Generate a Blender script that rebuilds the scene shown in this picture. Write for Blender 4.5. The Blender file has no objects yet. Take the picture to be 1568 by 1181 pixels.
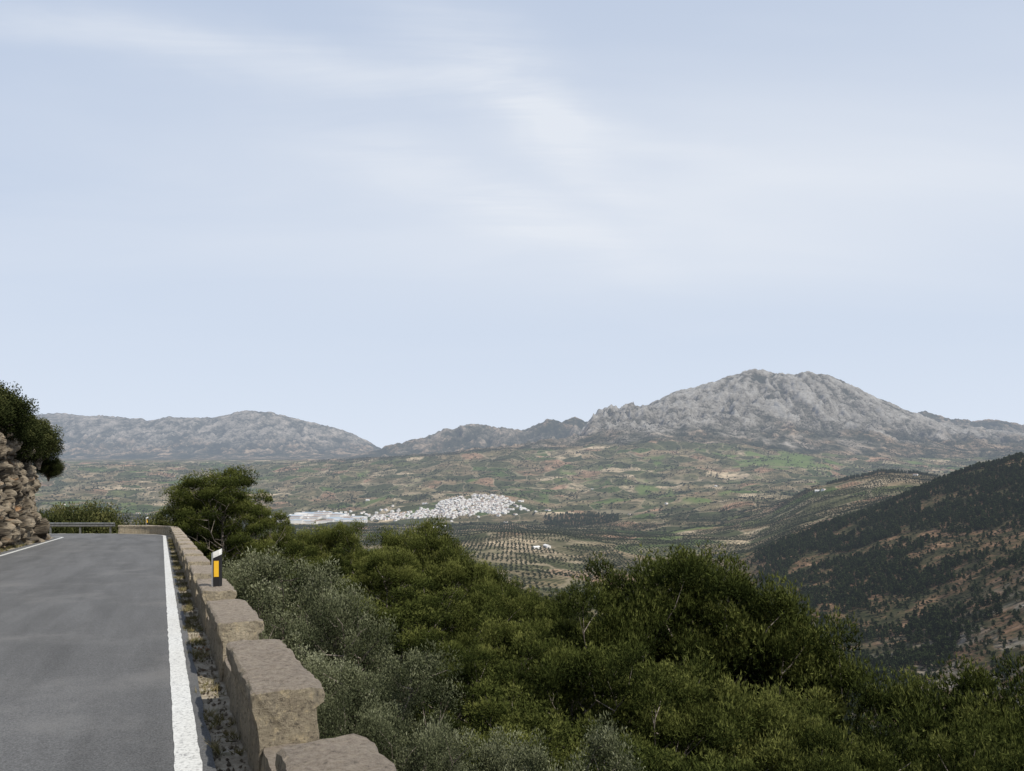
import bpy, bmesh, math, numpy as np
from mathutils import Vector
rng=np.random.default_rng(7)
scene=bpy.context.scene
scene.view_settings.view_transform='Standard'
scene.view_settings.look='None'
scene.view_settings.exposure=0
F0=1120.0; HY=700.0; CX=784.0

# ---------------------------------------------------------------- noise
def _h(ix,iy,seed):
    n=(ix.astype(np.int64)*374761393+iy.astype(np.int64)*668265263+seed*1442695041)&0xFFFFFFFF
    n=((n^(n>>13))*1274126177)&0xFFFFFFFF
    n=(n^(n>>16))&0xFFFFFFFF
    return n/4294967295.0
def gn(x,y,seed=0):
    ix=np.floor(x);iy=np.floor(y);fx=x-ix;fy=y-iy
    ux=fx*fx*fx*(fx*(fx*6-15)+10);uy=fy*fy*fy*(fy*(fy*6-15)+10)
    def g(a,b):
        t=_h(ix+a,iy+b,seed)*2*np.pi
        return np.cos(t)*(fx-a)+np.sin(t)*(fy-b)
    return 1.5*((g(0,0)*(1-ux)+g(1,0)*ux)*(1-uy)+(g(0,1)*(1-ux)+g(1,1)*ux)*uy)
def fbm(x,y,seed=0,o=4):
    s=0;a=1;t=0
    for i in range(o):
        s=s+a*gn(x,y,seed+i*17);t+=a;a*=.5;x=x*2.03+11.3;y=y*2.03+5.7
    return s/t*1.4
def ridged(x,y,seed=0,o=5,pers=.55):
    s=0;a=1;t=0
    for i in range(o):
        s=s+a*(1-np.abs(gn(x,y,seed+i*13))*2);t+=a;a*=pers;x=x*2.1+3.1;y=y*2.1+9.2
    return s/t
def ss(a,b,x):
    t=np.clip((x-a)/(b-a),0,1);return t*t*(3-2*t)

# ---------------------------------------------------------------- road reference path (right edge line)
TH0=math.radians(25.6); dx,dy=-math.sin(TH0),math.cos(TH0)
D_START=-14.0;D_BEND=44.8
x0=-2.07-(D_START-4.7)*math.tan(TH0)
L1=(D_BEND-D_START)/dy
step=.25
t=0;x,y=x0,D_START;th=TH0
R_B=7.0
pts=[];tan=[]
while t<L1+R_B*(math.pi/2-TH0)+45:
    pts.append((x,y));tan.append((-math.sin(th),math.cos(th)))
    if t>L1 and th<math.pi/2: th=min(math.pi/2,th+step/R_B)
    x-=math.sin(th)*step;y+=math.cos(th)*step;t+=step
PTS=np.array(pts);TAN=np.array(tan);NOR=np.stack([TAN[:,1],-TAN[:,0]],1)
def at(t,o):
    f=np.clip(np.asarray(t,float)/step,0,len(PTS)-1.001);i=f.astype(int);k=(f-i)[...,None]
    p=PTS[i]*(1-k)+PTS[i+1]*k;n=NOR[i]*(1-k)+NOR[i+1]*k
    return p+n*np.asarray(o,float)[...,None]
def tD(D): return (D-D_START)/dy
def zr(y): return -1.7-.07*y
def sdist(x,y):
    sub=np.arange(0,len(PTS),3)
    best=np.full(x.shape,1e9);s=np.zeros(x.shape)
    for i in sub:
        ax=x-PTS[i,0];ay=y-PTS[i,1];d=ax*ax+ay*ay
        m=d<best
        sg=ax*NOR[i,0]+ay*NOR[i,1]
        best=np.where(m,d,best);s=np.where(m,sg,s)
    dd=np.sqrt(best)
    return np.where(dd<3,s,np.sign(s)*dd)

# ---------------------------------------------------------------- terrain table : distance -> horizon-relative heights over bearing
ROWS={
60:[(-900,900),(270,900),(400,1100),(560,1180),(800,1200),(2500,1250)],
120:[(-900,870),(0,870),(270,900),(400,950),(560,1000),(700,1050),(850,1120),(1000,1180),(1300,1220),(2500,1240)],
200:[(-900,850),(0,860),(270,860),(400,870),(560,880),(700,905),(850,970),(1000,1040),(1150,1120),(1300,1180),(1568,1210),(2500,1200)],
350:[(-900,840),(270,850),(400,865),(560,885),(700,905),(850,950),(1000,1000),(1150,1060),(1300,1120),(1440,1150),(1568,1130),(2500,900)],
500:[(-900,840),(270,860),(400,880),(560,900),(700,920),(850,950),(1000,985),(1150,1020),(1300,1085),(1440,1090),(1568,1040),(2500,750)],
700:[(-900,835),(270,850),(560,890),(700,910),(850,940),(1000,970),(1150,990),(1300,1010),(1440,970),(1568,900),(2500,600)],
1000:[(-900,825),(270,840),(560,870),(700,885),(850,905),(1000,925),(1150,925),(1300,895),(1440,840),(1568,790),(2500,560)],
1400:[(-900,815),(270,825),(560,850),(700,850),(850,862),(1000,880),(1120,868),(1200,832),(1300,797),(1440,737),(1500,716),(1568,697),(1900,620),(2500,560)],
1900:[(-900,800),(0,805),(270,815),(560,830),(700,824),(780,815),(850,818),(950,830),(1000,832),(1150,830),(1230,800),(1300,778),(1440,748),(1568,730),(2500,640)],
2600:[(-900,790),(0,795),(270,802),(560,812),(850,812),(1000,815),(1100,805),(1180,785),(1240,748),(1300,730),(1350,718),(1440,730),(1568,720),(2500,660)],
3200:[(-900,775),(0,780),(270,787),(400,802),(560,802),(700,802),(850,797),(1000,787),(1150,770),(1300,760),(1568,760),(2500,700)],
3700:[(-900,765),(0,768),(270,772),(400,785),(560,783),(600,774),(700,765),(740,761),(790,763),(850,775),(1000,768),(1150,752),(1300,750),(1568,745),(2500,700)],
4400:[(-900,745),(0,748),(270,750),(400,760),(560,758),(700,750),(850,748),(1000,745),(1150,735),(1300,735),(1568,735),(2500,700)],
5200:[(-900,725),(0,726),(270,732),(400,735),(560,728),(700,716),(850,716),(1000,708),(1150,706),(1300,715),(1440,722),(1568,718),(2500,700)],
6000:[(-900,712),(0,715),(270,716),(400,716),(560,706),(700,694),(850,688),(1000,676),(1150,682),(1300,696),(1440,706),(1568,697),(2500,690)],
6700:[(-900,709),(0,712),(400,712),(560,704),(700,692),(850,675),(930,662),(1000,648),(1150,645),(1300,655),(1440,672),(1568,678),(2500,690)],
7300:[(-900,708),(0,710),(400,710),(560,704),(700,694),(850,676),(890,664),(908,640),(935,630),(970,632),(1000,626),(1080,614),(1150,606),(1230,604),(1300,625),(1440,662),(1568,672),(2500,690)],
8000:[(-900,705),(0,708),(560,704),(700,698),(800,682),(880,670),(900,648),(918,628),(935,622),(950,628),(968,616),(980,626),(1000,612),(1030,594),(1060,588),(1100,573),(1130,563),(1150,556),(1175,559),(1200,563),(1212,566),(1230,560),(1270,565),(1290,573),(1310,586),(1350,604),(1400,630),(1440,645),(1500,655),(1568,662),(2500,690)],
8800:[(-900,704),(560,704),(700,700),(880,690),(1000,670),(1150,640),(1300,650),(1568,675),(2500,690)],
9800:[(-900,704),(500,704),(560,692),(585,683),(650,665),(680,651),(720,641),(745,644),(760,646),(800,652),(820,642),(840,632),(860,636),(880,628),(900,640),(1000,650),(1380,640),(1410,621),(1450,632),(1490,641),(1530,635),(1568,647),(2000,655),(2500,680)],
10600:[(-900,703),(100,702),(560,700),(1000,690),(2500,700)],
11500:[(-900,690),(0,680),(120,672),(270,675),(400,672),(500,684),(575,698),(700,702),(2500,702)],
12800:[(-900,660),(-300,650),(0,630),(65,623),(110,626),(150,627),(200,633),(230,634),(260,628),(300,633),(330,632),(360,625),(385,620),(405,621),(450,634),(500,645),(540,659),(575,680),(610,698),(2500,702)],
14500:[(-900,700),(2500,702)],
40000:[(-900,701),(2500,701)],
}
lg=np.arange(math.log(60),math.log(40000),.01); pxg=np.arange(-900,2501,4.0)
rk=sorted(ROWS); rowm=np.array([np.interp(pxg,[a for a,b in ROWS[k]],[b for a,b in ROWS[k]]) for k in rk])
lrk=np.log(rk)
PY=np.array([np.interp(lg,lrk,rowm[:,j]) for j in range(len(pxg))]).T
ker=np.exp(-.5*(np.arange(-8,9)/1.8)**2);ker/=ker.sum()
PYp=np.pad(PY,((8,8),(0,0)),mode='edge')
PY=sum(PYp[i:i+len(lg)]*ker[i] for i in range(17))
ZT=(HY-PY)/F0*np.exp(lg)[:,None]
def bearing(x,y):
    az=np.clip(np.arctan2(x,y),-.98,.98);r=np.hypot(x,y)
    return CX+F0*np.tan(az), r*np.cos(az)
PKX,PKY=(1190-CX)/F0*8100,8100.
def gullies(x,y,D):
    th=np.arctan2(x-PKX,PKY-y);rr=np.hypot(x-PKX,y-PKY)
    wob=.45*fbm(x/500,y/500,83,4)
    g1=ridged(th*4.2+wob*2.4,rr/1000,51,4,.62)
    g2=ridged(x/330+wob*2,y/1100,57,4,.6)
    w=1-ss(2200,3200,rr)
    return g1*w+g2*(1-w)
def H(x,y,near=True,ret=False):
    x=np.asarray(x,float);y=np.asarray(y,float)
    px,D=bearing(x,y)
    fi=np.clip((np.log(np.maximum(D,60))-lg[0])/.01,0,len(lg)-1.001);fj=np.clip((px+900)/4,0,len(pxg)-1.001)
    i=fi.astype(int);j=fj.astype(int);a=fi-i;b=fj-j
    z=(ZT[i,j]*(1-b)+ZT[i,j+1]*b)*(1-a)+(ZT[i+1,j]*(1-b)+ZT[i+1,j+1]*b)*a
    mt=ss(6000,7200,D)*(1-ss(14000,16000,D))*ss(20,250,z+60)
    n=1.6*fbm(x/25,y/25,3,3)*ss(60,150,D)*(1-ss(500,1500,D))
    n+=7*fbm(x/160,y/160,5,4)*ss(200,900,D)*(1-ss(6000,8000,D))
    n+=34*fbm(x/380,y/380,8,5)*ss(1600,4200,D)*(1-ss(7000,9000,D))*(1-.8*np.exp(-((px-700)/140)**2)*ss(2700,3100,D)*(1-ss(3800,4200,D)))
    wx=x+150*fbm(x/600,y/600,31,3);wy=y+150*fbm(x/600,y/600,37,3)
    lm=1-.4*ss(9300,10800,D)
    crest=1-.6*np.exp(-((D-8000)/450)**2)-.5*np.exp(-((D-12800)/700)**2)-.4*np.exp(-((D-9800)/500)**2)
    G=gullies(x,y,D)
    rg=ridged(wx/420,wy/420,41,6,.62)
    crag=np.exp(-((px-945)/42)**2)*ss(6700,7100,D)*(1-ss(8300,8600,D))+.8*np.exp(-((px-1015)/45)**2-((D-6800)/350)**2)
    n+=mt*crest*(lm*90*(rg-.6)+lm*105*(G-.6)+38*fbm(x/70,y/70,44,4))+mt*crag*110*(ridged(x/130,y/200,46,4,.6)-.45)
    z=z+n
    if near:
        m=(np.hypot(x,y)<420)
        if m.any():
            xm=x[m];ym=y[m];s=sdist(xm,ym);yc=np.clip(ym,-60,75)
            base=zr(yc)
            out=base-3.0*ss(.75,1.9,s)-.68*np.maximum(s-.75,0)-1.2*ss(3,40,s)*fbm(xm/9,ym/9,71,3)
            ins=-s-6.6
            rise=np.minimum(1.1*np.maximum(ins,0),4.0)+.35*np.maximum(ins-4,0)
            rise=rise*(1-ss(32,37,ym))*(1+.2*fbm(xm/4,ym/4,73,3))
            out=np.where(ins>0,base+rise-np.maximum(0,(ins-2))*.5*ss(38,48,ym),out)
            out=out-.03*(np.abs(s+2.6)<3.1)
            z[m]=np.maximum(z[m],out)
    return (z,.6*G+.4*rg) if ret else z
def H1(x,y): return float(H(np.array([x]),np.array([y]))[0])

# ---------------------------------------------------------------- mesh helpers
def mk(name,V,parts,mats,attrs=None,smooth=False,link=True,colors=None):
    me=bpy.data.meshes.new(name)
    V=np.asarray(V,np.float32);me.vertices.add(len(V));me.vertices.foreach_set('co',V.ravel())
    li=[];tot=[];mi=[]
    for f,m in parts:
        f=np.asarray(f,np.int32)
        if len(f)==0: continue
        li.append(f.ravel());tot.append(np.full(len(f),f.shape[1],np.int32));mi.append(np.full(len(f),m,np.int32))
    li=np.concatenate(li);tot=np.concatenate(tot);mi=np.concatenate(mi)
    me.loops.add(len(li));me.loops.foreach_set('vertex_index',li)
    me.polygons.add(len(tot));me.polygons.foreach_set('loop_start',np.concatenate([[0],np.cumsum(tot)[:-1]]).astype(np.int32))
    for m in mats: me.materials.append(m)
    me.polygons.foreach_set('material_index',mi)
    me.polygons.foreach_set('use_smooth',np.full(len(tot),smooth))
    for k,v in (attrs or {}).items():
        a=me.attributes.new(k,'FLOAT','POINT');a.data.foreach_set('value',np.asarray(v,np.float32))
    for k,v in (colors or {}).items():
        a=me.attributes.new(k,'FLOAT_COLOR','POINT');a.data.foreach_set('color',np.asarray(v,np.float32).ravel())
    me.update(calc_edges=True)
    ob=bpy.data.objects.new(name,me)
    if link: scene.collection.objects.link(ob)
    return ob
def grid_faces(nu,nv,off=0):
    i=np.arange(nu-1)[:,None]*nv+np.arange(nv-1)[None,:]
    return np.stack([i,i+nv,i+nv+1,i+1],-1).reshape(-1,4)+off
def tube(P,R,n=6):
    P=np.asarray(P,float);T=np.gradient(P,axis=0);T/=np.linalg.norm(T,axis=1)[:,None]+1e-9
    up=np.where(np.abs(T[:,2:3])>.9,[[1,0,0]],[[0,0,1]])
    A=np.cross(T,up);A/=np.linalg.norm(A,axis=1)[:,None];B=np.cross(T,A)
    a=np.arange(n)/n*2*np.pi
    V=P[:,None]+np.asarray(R)[:,None,None]*(A[:,None]*np.cos(a)[None,:,None]+B[:,None]*np.sin(a)[None,:,None])
    F=[]
    for i in range(len(P)-1):
        for j in range(n):
            F.append((i*n+j,i*n+(j+1)%n,(i+1)*n+(j+1)%n,(i+1)*n+j))
    return V.reshape(-1,3),np.array(F)

# ---------------------------------------------------------------- materials
def mat(name,haze=False,rough=.85):
    m=bpy.data.materials.new(name);m.use_nodes=True;nt=m.node_tree
    m.cycles.emission_sampling='NONE'
    b=nt.nodes['Principled BSDF'];b.inputs['Roughness'].default_value=rough
    b.inputs['Specular IOR Level'].default_value=.25
    if haze: paint_haze(nt,b.outputs[0])
    return m,nt,b
def dmat(name):
    m=bpy.data.materials.new(name);m.use_nodes=True;nt=m.node_tree
    m.cycles.emission_sampling='NONE'
    nt.nodes.remove(nt.nodes['Principled BSDF'])
    d=N(nt,'ShaderNodeBsdfDiffuse');paint_haze(nt,d.outputs[0]);return m,nt,d
def N(nt,t,**k):
    n=nt.nodes.new(t)
    for a,v in k.items(): setattr(n,a,v)
    return n
def math_(nt,op,a,b=None,clamp=False):
    n=N(nt,'ShaderNodeMath',operation=op);n.use_clamp=clamp
    for i,v in enumerate((a,b)):
        if v is None: continue
        if hasattr(v,'is_output'): nt.links.new(v,n.inputs[i])
        else: n.inputs[i].default_value=v
    return n.outputs[0]
def mix(nt,f,a,b,bt='MIX'):
    n=N(nt,'ShaderNodeMix',data_type='RGBA',blend_type=bt)
    for i,v in ((0,f),(6,a),(7,b)):
        if hasattr(v,'is_output'): nt.links.new(v,n.inputs[i])
        elif i==0: n.inputs[0].default_value=v
        else: n.inputs[i].default_value=(*v,1)
    return n.outputs[2]
def ramp(nt,f,stops,interp='LINEAR'):
    n=N(nt,'ShaderNodeValToRGB');cr=n.color_ramp;cr.interpolation=interp
    while len(cr.elements)<len(stops): cr.elements.new(.5)
    for e,(p,c) in zip(cr.elements,stops):
        e.position=p;e.color=(*c,1) if isinstance(c,tuple) else (c,c,c,1)
    nt.links.new(f,n.inputs[0]);return n.outputs[0]
def pos(nt): return N(nt,'ShaderNodeNewGeometry').outputs['Position']
def noise(nt,v,scale,detail=5,rough=.6,dist=0,out=0):
    n=N(nt,'ShaderNodeTexNoise');n.inputs['Scale'].default_value=scale;n.inputs['Detail'].default_value=detail
    n.inputs['Roughness'].default_value=rough;n.inputs['Distortion'].default_value=dist
    nt.links.new(v,n.inputs['Vector']);return n.outputs[out]
def mapping(nt,v,scale=(1,1,1),rot=(0,0,0)):
    n=N(nt,'ShaderNodeMapping');n.inputs['Scale'].default_value=scale;n.inputs['Rotation'].default_value=rot
    nt.links.new(v,n.inputs[0]);return n.outputs[0]
def bump(nt,b,h,strength,dist):
    n=N(nt,'ShaderNodeBump');n.inputs['Strength'].default_value=strength;n.inputs['Distance'].default_value=dist
    nt.links.new(h,n.inputs['Height']);nt.links.new(n.outputs[0],b.inputs['Normal'])
def attr(nt,n): return N(nt,'ShaderNodeAttribute',attribute_name=n)
def paint_haze(nt,sh):  # aerial haze painted as a glow mixed into surfaces, growing with distance from origin
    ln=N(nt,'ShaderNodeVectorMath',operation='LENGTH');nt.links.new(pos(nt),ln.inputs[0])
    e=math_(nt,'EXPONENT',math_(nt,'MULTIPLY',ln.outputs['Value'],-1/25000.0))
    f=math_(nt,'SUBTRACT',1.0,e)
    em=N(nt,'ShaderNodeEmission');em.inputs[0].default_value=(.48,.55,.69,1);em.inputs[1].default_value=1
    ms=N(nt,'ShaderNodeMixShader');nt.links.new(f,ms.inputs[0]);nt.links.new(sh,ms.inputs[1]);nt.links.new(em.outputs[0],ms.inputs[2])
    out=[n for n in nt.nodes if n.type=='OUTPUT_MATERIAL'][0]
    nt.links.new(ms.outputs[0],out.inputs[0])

# terrain : valley
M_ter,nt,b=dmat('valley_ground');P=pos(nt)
at_=attr(nt,'land');sep=N(nt,'ShaderNodeSeparateColor');nt.links.new(at_.outputs['Color'],sep.inputs[0])
aM,aF,aG=sep.outputs[0],sep.outputs[1],sep.outputs[2]
warp=N(nt,'ShaderNodeVectorMath',operation='MULTIPLY_ADD')
nt.links.new(noise(nt,P,.004,3,.5,0,1),warp.inputs[0]);warp.inputs[1].default_value=(160,160,0);nt.links.new(P,warp.inputs[2])
flat=mapping(nt,warp.outputs[0],(1,1,0))
vo=N(nt,'ShaderNodeTexVoronoi',feature='F1');vo.inputs['Scale'].default_value=.0062;nt.links.new(flat,vo.inputs['Vector'])
sc=N(nt,'ShaderNodeSeparateColor');nt.links.new(vo.outputs['Color'],sc.inputs[0])
cell=ramp(nt,sc.outputs[0],[(0,(.085,.082,.042)),(.15,(.185,.142,.088)),(.31,(.064,.068,.034)),(.46,(.25,.16,.105)),(.56,(.095,.102,.044)),(.66,(.175,.142,.084)),(.80,(.072,.096,.034)),(.90,(.37,.295,.20))],'CONSTANT')
n1=noise(nt,P,.02,5,.65)
cell=mix(nt,.8,cell,ramp(nt,n1,[(.3,.45),(.7,1.5)]),'MULTIPLY')
cell=mix(nt,attr(nt,'pale').outputs['Fac'],cell,mix(nt,n1,(.20,.152,.10),(.42,.34,.24)))
# farm tracks and field edges
ve=N(nt,'ShaderNodeTexVoronoi',feature='DISTANCE_TO_EDGE');ve.inputs['Scale'].default_value=.0062;nt.links.new(flat,ve.inputs['Vector'])
trk=ramp(nt,ve.outputs['Distance'],[(.012,.6),(.028,0.0)])
vd=N(nt,'ShaderNodeTexVoronoi',feature='F1');vd.inputs['Scale'].default_value=1/10.0;vd.inputs['Randomness'].default_value=.35
nt.links.new(mapping(nt,P,(1,1,0),(0,0,.4)),vd.inputs['Vector'])
dots=ramp(nt,vd.outputs['Distance'],[(.28,1.0),(.44,0.0)])
gate=ramp(nt,sc.outputs[1],[(0,0.0),(.2,.92)],'CONSTANT')
cell=mix(nt,math_(nt,'MULTIPLY',dots,gate),cell,(.024,.031,.016))
scrub=ramp(nt,noise(nt,P,.0075,6,.72),[(.47,0.0),(.54,1.0)])
cell=mix(nt,math_(nt,'MULTIPLY',scrub,.72),cell,(.036,.042,.020))
cell=mix(nt,math_(nt,'MULTIPLY',trk,.8),cell,(.26,.215,.15))
grn=mix(nt,n1,(.052,.088,.028),(.12,.155,.048))
cell=mix(nt,aG,cell,grn)
ffn=noise(nt,P,.03,6,.75)
ff=ramp(nt,ffn,[(.38,(.024,.028,.014)),(.49,(.058,.052,.028)),(.58,(.15,.092,.056)),(.70,(.28,.185,.12))])
cell=mix(nt,aF,cell,ff)
gr_=ramp(nt,noise(nt,P,.05,6,.75),[(.4,(.055,.052,.036)),(.55,(.23,.20,.16)),(.7,(.38,.35,.31))])
cell=mix(nt,aM,cell,gr_)
nt.links.new(cell,b.inputs['Color'])
# mountains
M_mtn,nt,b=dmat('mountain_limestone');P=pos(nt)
rn=noise(nt,mapping(nt,P,(1,1,.8)),.006,8,.8,.5)
gv=attr(nt,'gul').outputs['Fac']
rv=math_(nt,'ADD',rn,math_(nt,'MULTIPLY',math_(nt,'SUBTRACT',gv,.6),.36))  # gullies darkened in the colour: painted occlusion together with real gully vegetation
fine=noise(nt,mapping(nt,P,(1,1,2.4)),.03,5,.8)
rv=math_(nt,'ADD',rv,math_(nt,'MULTIPLY',math_(nt,'SUBTRACT',fine,.5),.34))
rock=ramp(nt,rv,[(.33,(.075,.080,.052)),(.41,(.17,.155,.115)),(.47,(.35,.32,.27)),(.60,(.56,.53,.475))])
shr=ramp(nt,rv,[(.37,(.038,.048,.026)),(.47,(.088,.088,.050)),(.54,(.20,.155,.10)),(.62,(.46,.35,.24))])
mcol=mix(nt,attr(nt,'rocky').outputs['Fac'],shr,rock)
nt.links.new(mcol,b.inputs['Color'])
bump(nt,b,math_(nt,'MULTIPLY',fine,60.0),1.0,1.0)
# verge
M_verge,nt,b=dmat('verge_ground');P=pos(nt)
nd=noise(nt,P,6,6,.8)
dirt=ramp(nt,nd,[(.3,(.17,.14,.105)),(.5,(.33,.285,.22)),(.7,(.48,.43,.36))])
dirt=mix(nt,ramp(nt,noise(nt,P,1.3,4,.7),[(.52,0.0),(.62,.7)]),dirt,(.09,.095,.045))
dirt=mix(nt,attr(nt,'dirt').outputs['Fac'],(.035,.036,.02),dirt)
nt.links.new(dirt,b.inputs['Color']);bump(nt,b,nd,.8,.05)

def leaf_mat(name,stops,haze=False,trans=.2,var=.35):
    m=bpy.data.materials.new(name);m.use_nodes=True;nt=m.node_tree
    m.cycles.emission_sampling='NONE'
    nt.nodes.remove(nt.nodes['Principled BSDF'])
    a=attr(nt,'tint');oi=N(nt,'ShaderNodeObjectInfo')
    f=math_(nt,'ADD',a.outputs['Fac'],math_(nt,'MULTIPLY',math_(nt,'SUBTRACT',oi.outputs['Random'],.5),var),True)
    c=ramp(nt,f,stops)
    df=N(nt,'ShaderNodeBsdfDiffuse');nt.links.new(c,df.inputs[0]);sh=df.outputs[0]
    if trans:
        tr=N(nt,'ShaderNodeBsdfTranslucent');nt.links.new(c,tr.inputs[0])
        ms=N(nt,'ShaderNodeMixShader');ms.inputs[0].default_value=trans
        nt.links.new(df.outputs[0],ms.inputs[1]);nt.links.new(tr.outputs[0],ms.inputs[2]);sh=ms.outputs[0]
    out=[n for n in nt.nodes if n.type=='OUTPUT_MATERIAL'][0]
    nt.links.new(sh,out.inputs[0])
    if haze: paint_haze(nt,sh)
    return m
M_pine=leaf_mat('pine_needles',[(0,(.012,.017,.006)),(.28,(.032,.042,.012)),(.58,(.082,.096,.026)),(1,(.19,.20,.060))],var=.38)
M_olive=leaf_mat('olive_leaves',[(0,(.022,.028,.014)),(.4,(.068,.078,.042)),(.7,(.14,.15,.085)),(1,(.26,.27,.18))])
M_holm=leaf_mat('holm_oak_leaves',[(0,(.015,.021,.008)),(.5,(.048,.056,.021)),(1,(.125,.125,.048))])
M_weed=leaf_mat('weed_leaves',[(0,(.08,.085,.03)),(.5,(.16,.145,.065)),(1,(.34,.28,.16))])
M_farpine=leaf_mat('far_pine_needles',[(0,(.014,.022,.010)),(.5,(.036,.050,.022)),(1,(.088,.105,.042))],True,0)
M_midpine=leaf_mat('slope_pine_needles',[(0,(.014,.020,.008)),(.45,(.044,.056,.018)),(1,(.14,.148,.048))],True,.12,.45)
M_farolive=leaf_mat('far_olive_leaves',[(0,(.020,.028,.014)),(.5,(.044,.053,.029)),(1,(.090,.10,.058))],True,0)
M_bark,nt,b=mat('bark');nt.links.new(ramp(nt,noise(nt,pos(nt),9,4,.7),[(.35,(.09,.07,.055)),(.7,(.34,.30,.26))]),b.inputs['Base Color'])

# ---------------------------------------------------------------- terrain sheet
front=np.linspace(-.86,.86,1000);bk=np.linspace(.86,2*np.pi-.86,62)[1:-1]
AZ=np.concatenate([front,bk]);AZ=np.concatenate([AZ,[AZ[0]+2*np.pi]])
RR=np.concatenate([[.4],np.exp(np.linspace(math.log(1.2),math.log(5600),500)),np.exp(np.linspace(math.log(5612),math.log(13800),440)),np.exp(np.linspace(math.log(13900),math.log(42000),30))])
a,r=np.meshgrid(AZ,RR,indexing='ij')
X=r*np.sin(a);Y=r*np.cos(a)
Z,GU=H(X,Y,ret=True)
pxm,Dm=bearing(X,Y)
def forest_mask(x,y):
    px,D=bearing(x,y)
    n=fbm(x/110,y/110,91,4);n2=fbm(x/35,y/35,95,3)
    f=ss(1120,1200,px+n*60)*ss(420,560,D)*(1-ss(1440,1520,D))
    f*=1-.9*ss(.04,.24,n+.5*n2+.36*ss(1290,1390,px)*(1-ss(850,1250,D))-.05)
    f2=ss(330,420,px)*(1-ss(1000,1300,px+n*100))*ss(50,80,D)*(1-ss(300,520,D+n*100))
    f3=np.exp(-((px-890)/45)**2)*ss(2850,2950,D)*(1-ss(3250,3350,D))*2
    f4=np.exp(-((px-1350)/90)**2)*ss(2450,2600,D)*(1-ss(2700,2900,D))
    f5=.9*ss(9200,9500,D)*(1-ss(10400,10600,D))*(ss(800,830,px))
    return np.clip(np.maximum.reduce([f,f2,f3,f4,f5])+.15*n2*(np.maximum(f,f2)>.1),0,1)
FM=forest_mask(X,Y)
mt=ss(5700,6700,Dm)*(1-ss(15000,17000,Dm))*ss(-60,60,Z)
green=ss(.1,.3,fbm(X/300,Y/300,61,3)+1.1*np.exp(-((pxm-1205)/90)**2-((Dm-5300)/500)**2)+.8*np.exp(-((pxm-170)/120)**2-((Dm-3300)/400)**2)+.6*np.exp(-((pxm-1100)/110)**2-((Dm-2400)/300)**2)+.45*np.exp(-((pxm-1050)/130)**2-((Dm-4000)/500)**2)-.45)*ss(1500,2200,Dm)*.85
pale=np.exp(-((pxm-840)/120)**2-((Dm-1550)/330)**2)*ss(-.25,.1,fbm(X/120,Y/120,62,3))+.5*ss(.2,.35,fbm(X/260,Y/260,63,4))*ss(1200,2000,Dm)*(1-ss(4500,6500,Dm))
pale=np.clip(pale,0,1)
rocky=ss(60,400,Z+220*fbm(X/450,Y/450,23,4))*(1-.65*ss(9000,9400,Dm)*(1-ss(10500,11500,Dm)))*(1-.45*ss(10500,11500,Dm))
rocky=np.maximum(rocky,.95*np.exp(-((pxm-1015)/60)**2-((Dm-6850)/450)**2))*(1-FM*mt)
hillR=ss(1080,1180,pxm)*ss(180,350,Dm)*(1-ss(1500,1650,Dm))
FMm=np.maximum(FM,.92*hillR)*(1-mt)
sd=np.full(X.shape,1e3);mm=np.hypot(X,Y)<90;sd[mm]=sdist(X[mm],Y[mm])
dirt=(1-ss(.6,1.6,sd))*(np.hypot(X,Y)<90)
gorge=ss(1120,1200,pxm)*ss(250,350,Dm)*(1-ss(620,800,Dm))
rockyM=.7*gorge*ss(-.02,.2,fbm(X/30,Y/30,77,4))
land=np.stack([rockyM,FMm,green,np.ones_like(FM)],-1).reshape(-1,4)
F=grid_faces(len(AZ),len(RR))[:,::-1]
br=(r+260*fbm(X/500,Y/500,99,3))
reg=np.where(r<70,2,np.where((br>6050)&(mt>.12),1,0)).reshape(-1)
fr=reg[F[:,0]]
ter=mk('terrain_ground',np.stack([X,Y,Z],-1).reshape(-1,3),[(F[fr==0],0),(F[fr==1],1),(F[fr==2],2)],[M_ter,M_mtn,M_verge],attrs={'rocky':rocky.ravel(),'dirt':dirt.ravel(),'pale':pale.ravel(),'gul':GU.ravel()},colors={'land':land},smooth=True)

# ---------------------------------------------------------------- road
M_road,nt,b=mat('asphalt',rough=.85)
P=pos(nt)
c=ramp(nt,noise(nt,P,60,3,.8),[(.3,(.052,.053,.054)),(.7,(.168,.168,.170))])
rotP=mapping(nt,P,(1,1,1),(0,0,-TH0))
c=mix(nt,.6,c,ramp(nt,noise(nt,mapping(nt,rotP,(1,.10,1)),1.6,4,.6),[(.3,.6),(.7,1.4)]),'MULTIPLY')
c=mix(nt,ramp(nt,noise(nt,P,.6,5,.7),[(.52,0.0),(.7,.4)]),c,(.20,.195,.19))
c=mix(nt,ramp(nt,noise(nt,P,7,6,.8),[(.60,0.0),(.70,.5)]),c,(.06,.06,.06))
nt.links.new(c,b.inputs['Base Color']);bump(nt,b,noise(nt,P,90,3,.7),.7,.015)
tt=np.arange(0,(len(PTS)-2)*step,.5);oo=np.array([.16,0,-1,-2,-2.65,-3.6,-4.6,-5.4,-5.75])
A,B=np.meshgrid(tt,oo,indexing='ij')
q=at(A,B+ .03*np.where((B>.1)|(B<-5.7),fbm(A*1.7,A*0,5,3),0))
road=mk('asphalt_road',np.concatenate([q,(zr(q[...,1]))[...,None]],-1).reshape(-1,3),[(grid_faces(len(tt),len(oo))[:,::-1],0)],[M_road])
M_line,nt,b=mat('road_paint',rough=.6)
P=pos(nt)
c=ramp(nt,noise(nt,P,35,6,.75),[(.38,(.25,.25,.25)),(.46,(.53,.53,.51)),(.7,(.68,.68,.66))])
nt.links.new(c,b.inputs['Base Color'])
V=[];parts=[]
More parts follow.
